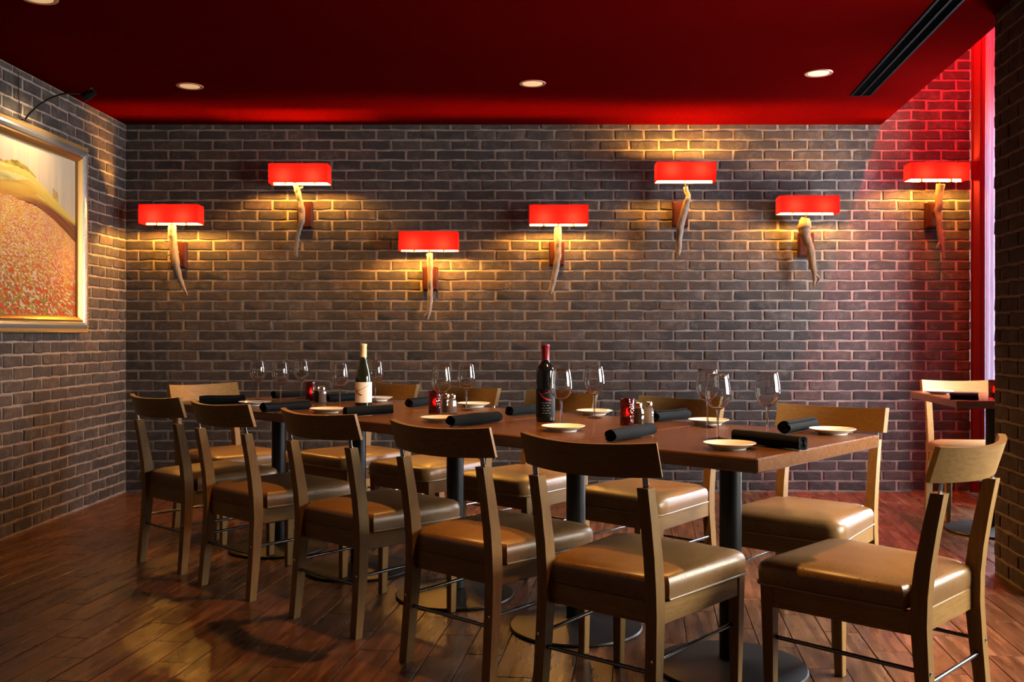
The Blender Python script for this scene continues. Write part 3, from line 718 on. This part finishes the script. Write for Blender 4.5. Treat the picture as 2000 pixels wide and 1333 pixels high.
nap = [((390, 783), (478, 781), 'black rolled napkin at the far left head of the table'), ((514, 797), (602, 791), 'black rolled napkin left of the left candle on the near side'),
 ((538, 772), (592, 769), 'black rolled napkin on the far side behind the left candle'), ((640, 778), (716, 775), 'black rolled napkin behind the pale labelled bottle'),
 ((674, 804), (764, 799), 'black rolled napkin just in front of the pale labelled bottle'), ((799, 788), (852, 783), 'black rolled napkin on the far side left of the middle candle'),
 ((876, 823), (975, 813), 'black rolled napkin in front of the middle shakers'), ((994, 804), (1060, 798), 'black rolled napkin on the far side left of the dark bottle'),
 ((1178, 853), (1274, 837), 'black rolled napkin in front of the right red candle'), ((1282, 814), (1338, 809), 'black rolled napkin behind the right salt shaker'),
 ((1428, 849), (1580, 867), 'thick black rolled napkin nearest the camera, at the right end'), ((1532, 836), (1588, 827), 'black rolled napkin behind the farthest right plate')]
for i, (a, b, lb) in enumerate(nap):
    z = ZT + .0232; A, B = PX(*a, z), PX(*b, z); m_ = (A+B)/2; d = B - A; L = min(max(d.length, .20), .27)
    if i == 8: m_ = B.lerp(A, .45)
    o = roll_mesh(40+i, L).make('rolled_napkin', MNAP, smooth=50, loc=m_, rot=(0, 0, math.atan2(d.y, d.x))); tag(o, lb, 'napkin', 'black rolled napkins on the long table')
q = PX(1883, 775, ZT + .0232); o = roll_mesh(60, .13).make('rolled_napkin', MNAP, smooth=50, loc=q, rot=(0, 0, R(-20))); tag(o, 'black rolled napkin on the small alcove table', 'napkin')
# candles
def make_candle():
    t = thing('votive_candle', '', 'candle')
    M().lathe([(.0255, 0), (.027, .003), (.0275, .098), (.0272, .100), (.0242, .100), (.0238, .006), (.0005, .005)], 28).make('red_glass', MRG, t, smooth=40)
    M().lathe([(.0225, .0062), (.0225, .034), (.0005, .034)], 18).make('wax', MWAX, t, smooth=40)
    M().lathe([(.0006, .036), (.004, .042), (.0048, .048), (.003, .056), (.0006, .066)], 10).make('flame', MFLAME, t, smooth=60)
    return t
CN = make_candle()
cl = [(607, 785, 'red glass candle holder at the left, beside the left shakers'), (849, 810, 'red glass candle holder in the middle behind a wine glass'), (1225, 833, 'red glass candle holder at the right beside the shakers'), ]
for i, (x, y, lb) in enumerate(cl):
    p = PX(x, y - 2, ZT)
    if i == 0: CN.location = p; CN['label'] = lb; CN['group'] = 'red candles on the long table'
    else: again(CN, lb, p, i*2.1, 'red candles on the long table')
o = again(CN, 'red glass candle holder on the small alcove table by the brick column', PX(1941, 779, ZT), 1); del o['group']
# shakers
def make_shaker(fill, nm, lb):
    t = thing(nm, lb, 'shaker')
    def sq(h, z): c = h*.45; return [(h, -c, z), (h, c, z), (c, h, z), (-c, h, z), (-h, c, z), (-h, -c, z), (-c, -h, z), (c, -h, z)]
    M().loft([sq(.0168, 0), sq(.0178, .003), sq(.0178, .050), sq(.0125, .064), sq(.0118, .070)]).make('glass_body', MGLASS, t, smooth=30)
    M().loft([sq(.0152, .004), sq(.0152, .047), sq(.0105, .060)]).make('filling', fill, t, smooth=30)
    M().lathe([(.0130, .068), (.0138, .070), (.0136, .079), (.0105, .085), (.004, .088), (.0005, .0885)], 18).make('cap', MSTEEL, t, smooth=40)
    return t
PEP = make_shaker(MPEP, 'pepper_shaker', 'glass pepper shaker beside the left red candle'); SAL = make_shaker(MSALT, 'salt_shaker', 'glass salt shaker beside the left red candle')
sh = [((619, 788), (630, 789)), ((872, 808), (884, 810)), ((1247, 831), (1267, 829))]
nm3 = ['left', 'middle', 'right']
for i, (p, s) in enumerate(sh):
    for root, pt, w_ in ((PEP, p, 'pepper'), (SAL, s, 'salt')):
        P = PX(pt[0], pt[1] - 1, ZT); lb = 'small glass %s shaker with steel cap beside the %s red candle' % (w_, nm3[i]); gr = w_ + ' shakers on the long table'
        if i == 0: root.location = P; root.rotation_euler = (0, 0, R(10)); root['label'] = lb; root['group'] = gr
        else: again(root, lb, P, R(10 + 25*i), gr)
# bottles
def wrap(strokes, r, mat, name, parent, lift=.0005):
    """flat print on a round label: polylines (arc metres, height, width)"""
    mb = M()
    for st in strokes:
        L, Rr = [], []
        for i, (s, z, w_) in enumerate(st):
            a = st[max(i-1, 0)]; b = st[min(i+1, len(st)-1)]; dx, dz = b[0]-a[0], b[1]-a[1]; q = math.hypot(dx, dz) or 1
            nx, nz = -dz/q*w_/2, dx/q*w_/2
            for lst, sg in ((L, 1), (Rr, -1)):
                th = (s + sg*nx)/r - pi/2; lst.append(((r+lift)*cos(th), (r+lift)*sin(th), z + sg*nz))
        k = len(L); mb.add(L + Rr, [(i, i+1, k+i+1, k+i) for i in range(k-1)])
    return mb.make(name, mat, parent)
def dense(st, n=5):
    o = []
    for a, b in zip(st, st[1:]):
        for i in range(n): t = i/n; o.append(tuple(p + (q-p)*t for p, q in zip(a, b)))
    return o + [st[-1]]
p = PX(710, 795, ZT)
wbt = thing('wine_bottle', 'dark green wine bottle with a pale label and cream foil neck', 'wine bottle', p, 0)
M().lathe([(.034, 0), (.0385, .003), (.0392, .010), (.0392, .125), (.037, .145), (.031, .172), (.023, .198), (.0165, .222), (.0145, .240), (.0142, .285), (.0155, .288), (.0155, .296), (.013, .299)], 36).make('glass', MBOT_G, wbt, smooth=50)
M().lathe([(.0150, .232), (.0150, .286), (.0163, .288), (.0163, .298), (.0005, .3005)], 28).make('foil', MCORK, wbt, smooth=40)
def label(r, z0, z1, half, mat, parent):
    n = 28; vs = [((r+.0004)*cos(-pi/2 + (k/n - .5)*2*half), (r+.0004)*sin(-pi/2 + (k/n - .5)*2*half), z) for z in (z0, z1) for k in range(n+1)]
    return M().add(vs, [(k, k+1, n+2+k, n+1+k) for k in range(n)]).make('label', mat, parent, smooth=60)
lab = label(.0392, .022, .118, 1.9, MPAPER, wbt)
K = [[(-.026, .088, .004), (-.030, .078, .0065), (-.0335, .066, .004), (-.035, .062, .001)],
     [(-.034, .066, .001), (-.026, .074, .0035), (-.012, .082, .0025), (.006, .090, .0018), (.024, .100, .0015), (.036, .110, .0006)],
     [(-.028, .073, .001), (-.022, .066, .0055), (-.014, .061, .0065), (-.005, .0585, .006), (.002, .0575, .001)]]
wrap([dense(s) for s in K], .0396, MINK, 'brush_mark', lab)
wrap([[(-.018 + .001*(k % 3), .048 - .006*k, .0016), (.012 - .002*k, .048 - .006*k, .0016)] for k in range(4)], .0396, MINKG, 'fine_print', lab)
p = PX(1065.5, 824, ZT)
rbt = thing('wine_bottle', 'black wine bottle with a red foil neck and dark label', 'wine bottle', p, 0)
M().lathe([(.033, 0), (.0368, .003), (.0375, .010), (.0375, .192), (.0355, .207), (.028, .220), (.019, .231), (.0150, .243), (.0145, .29), (.0155, .292), (.0155, .300), (.013, .303)], 36).make('glass', MBOT_B, rbt, smooth=50)
M().lathe([(.0152, .240), (.0150, .292), (.0164, .294), (.0164, .303), (.0005, .3045)], 28).make('foil', MREDFOIL, rbt, smooth=40)
lab = label(.0375, .020, .130, 2.0, MBPAPER, rbt)
wrap([dense([(-.028, .122, .002), (-.018, .106, .005), (-.004, .094, .0065), (.010, .088, .007), (.022, .086, .004)]), dense([(-.022, .108, .001), (.0, .114, .002), (.022, .122, .001)])], .0379, MINKR, 'brush_mark', lab)
wrap([[(a, .076 - .010*k, .0016), (a + .010, .076 - .010*k, .0016)] for k in range(5) for a in ((-.016, -.003, .010) if k % 2 == 0 else (-.010, .004))], .0379, MINKG, 'fine_print', lab)
bpy.context.view_layer.update()
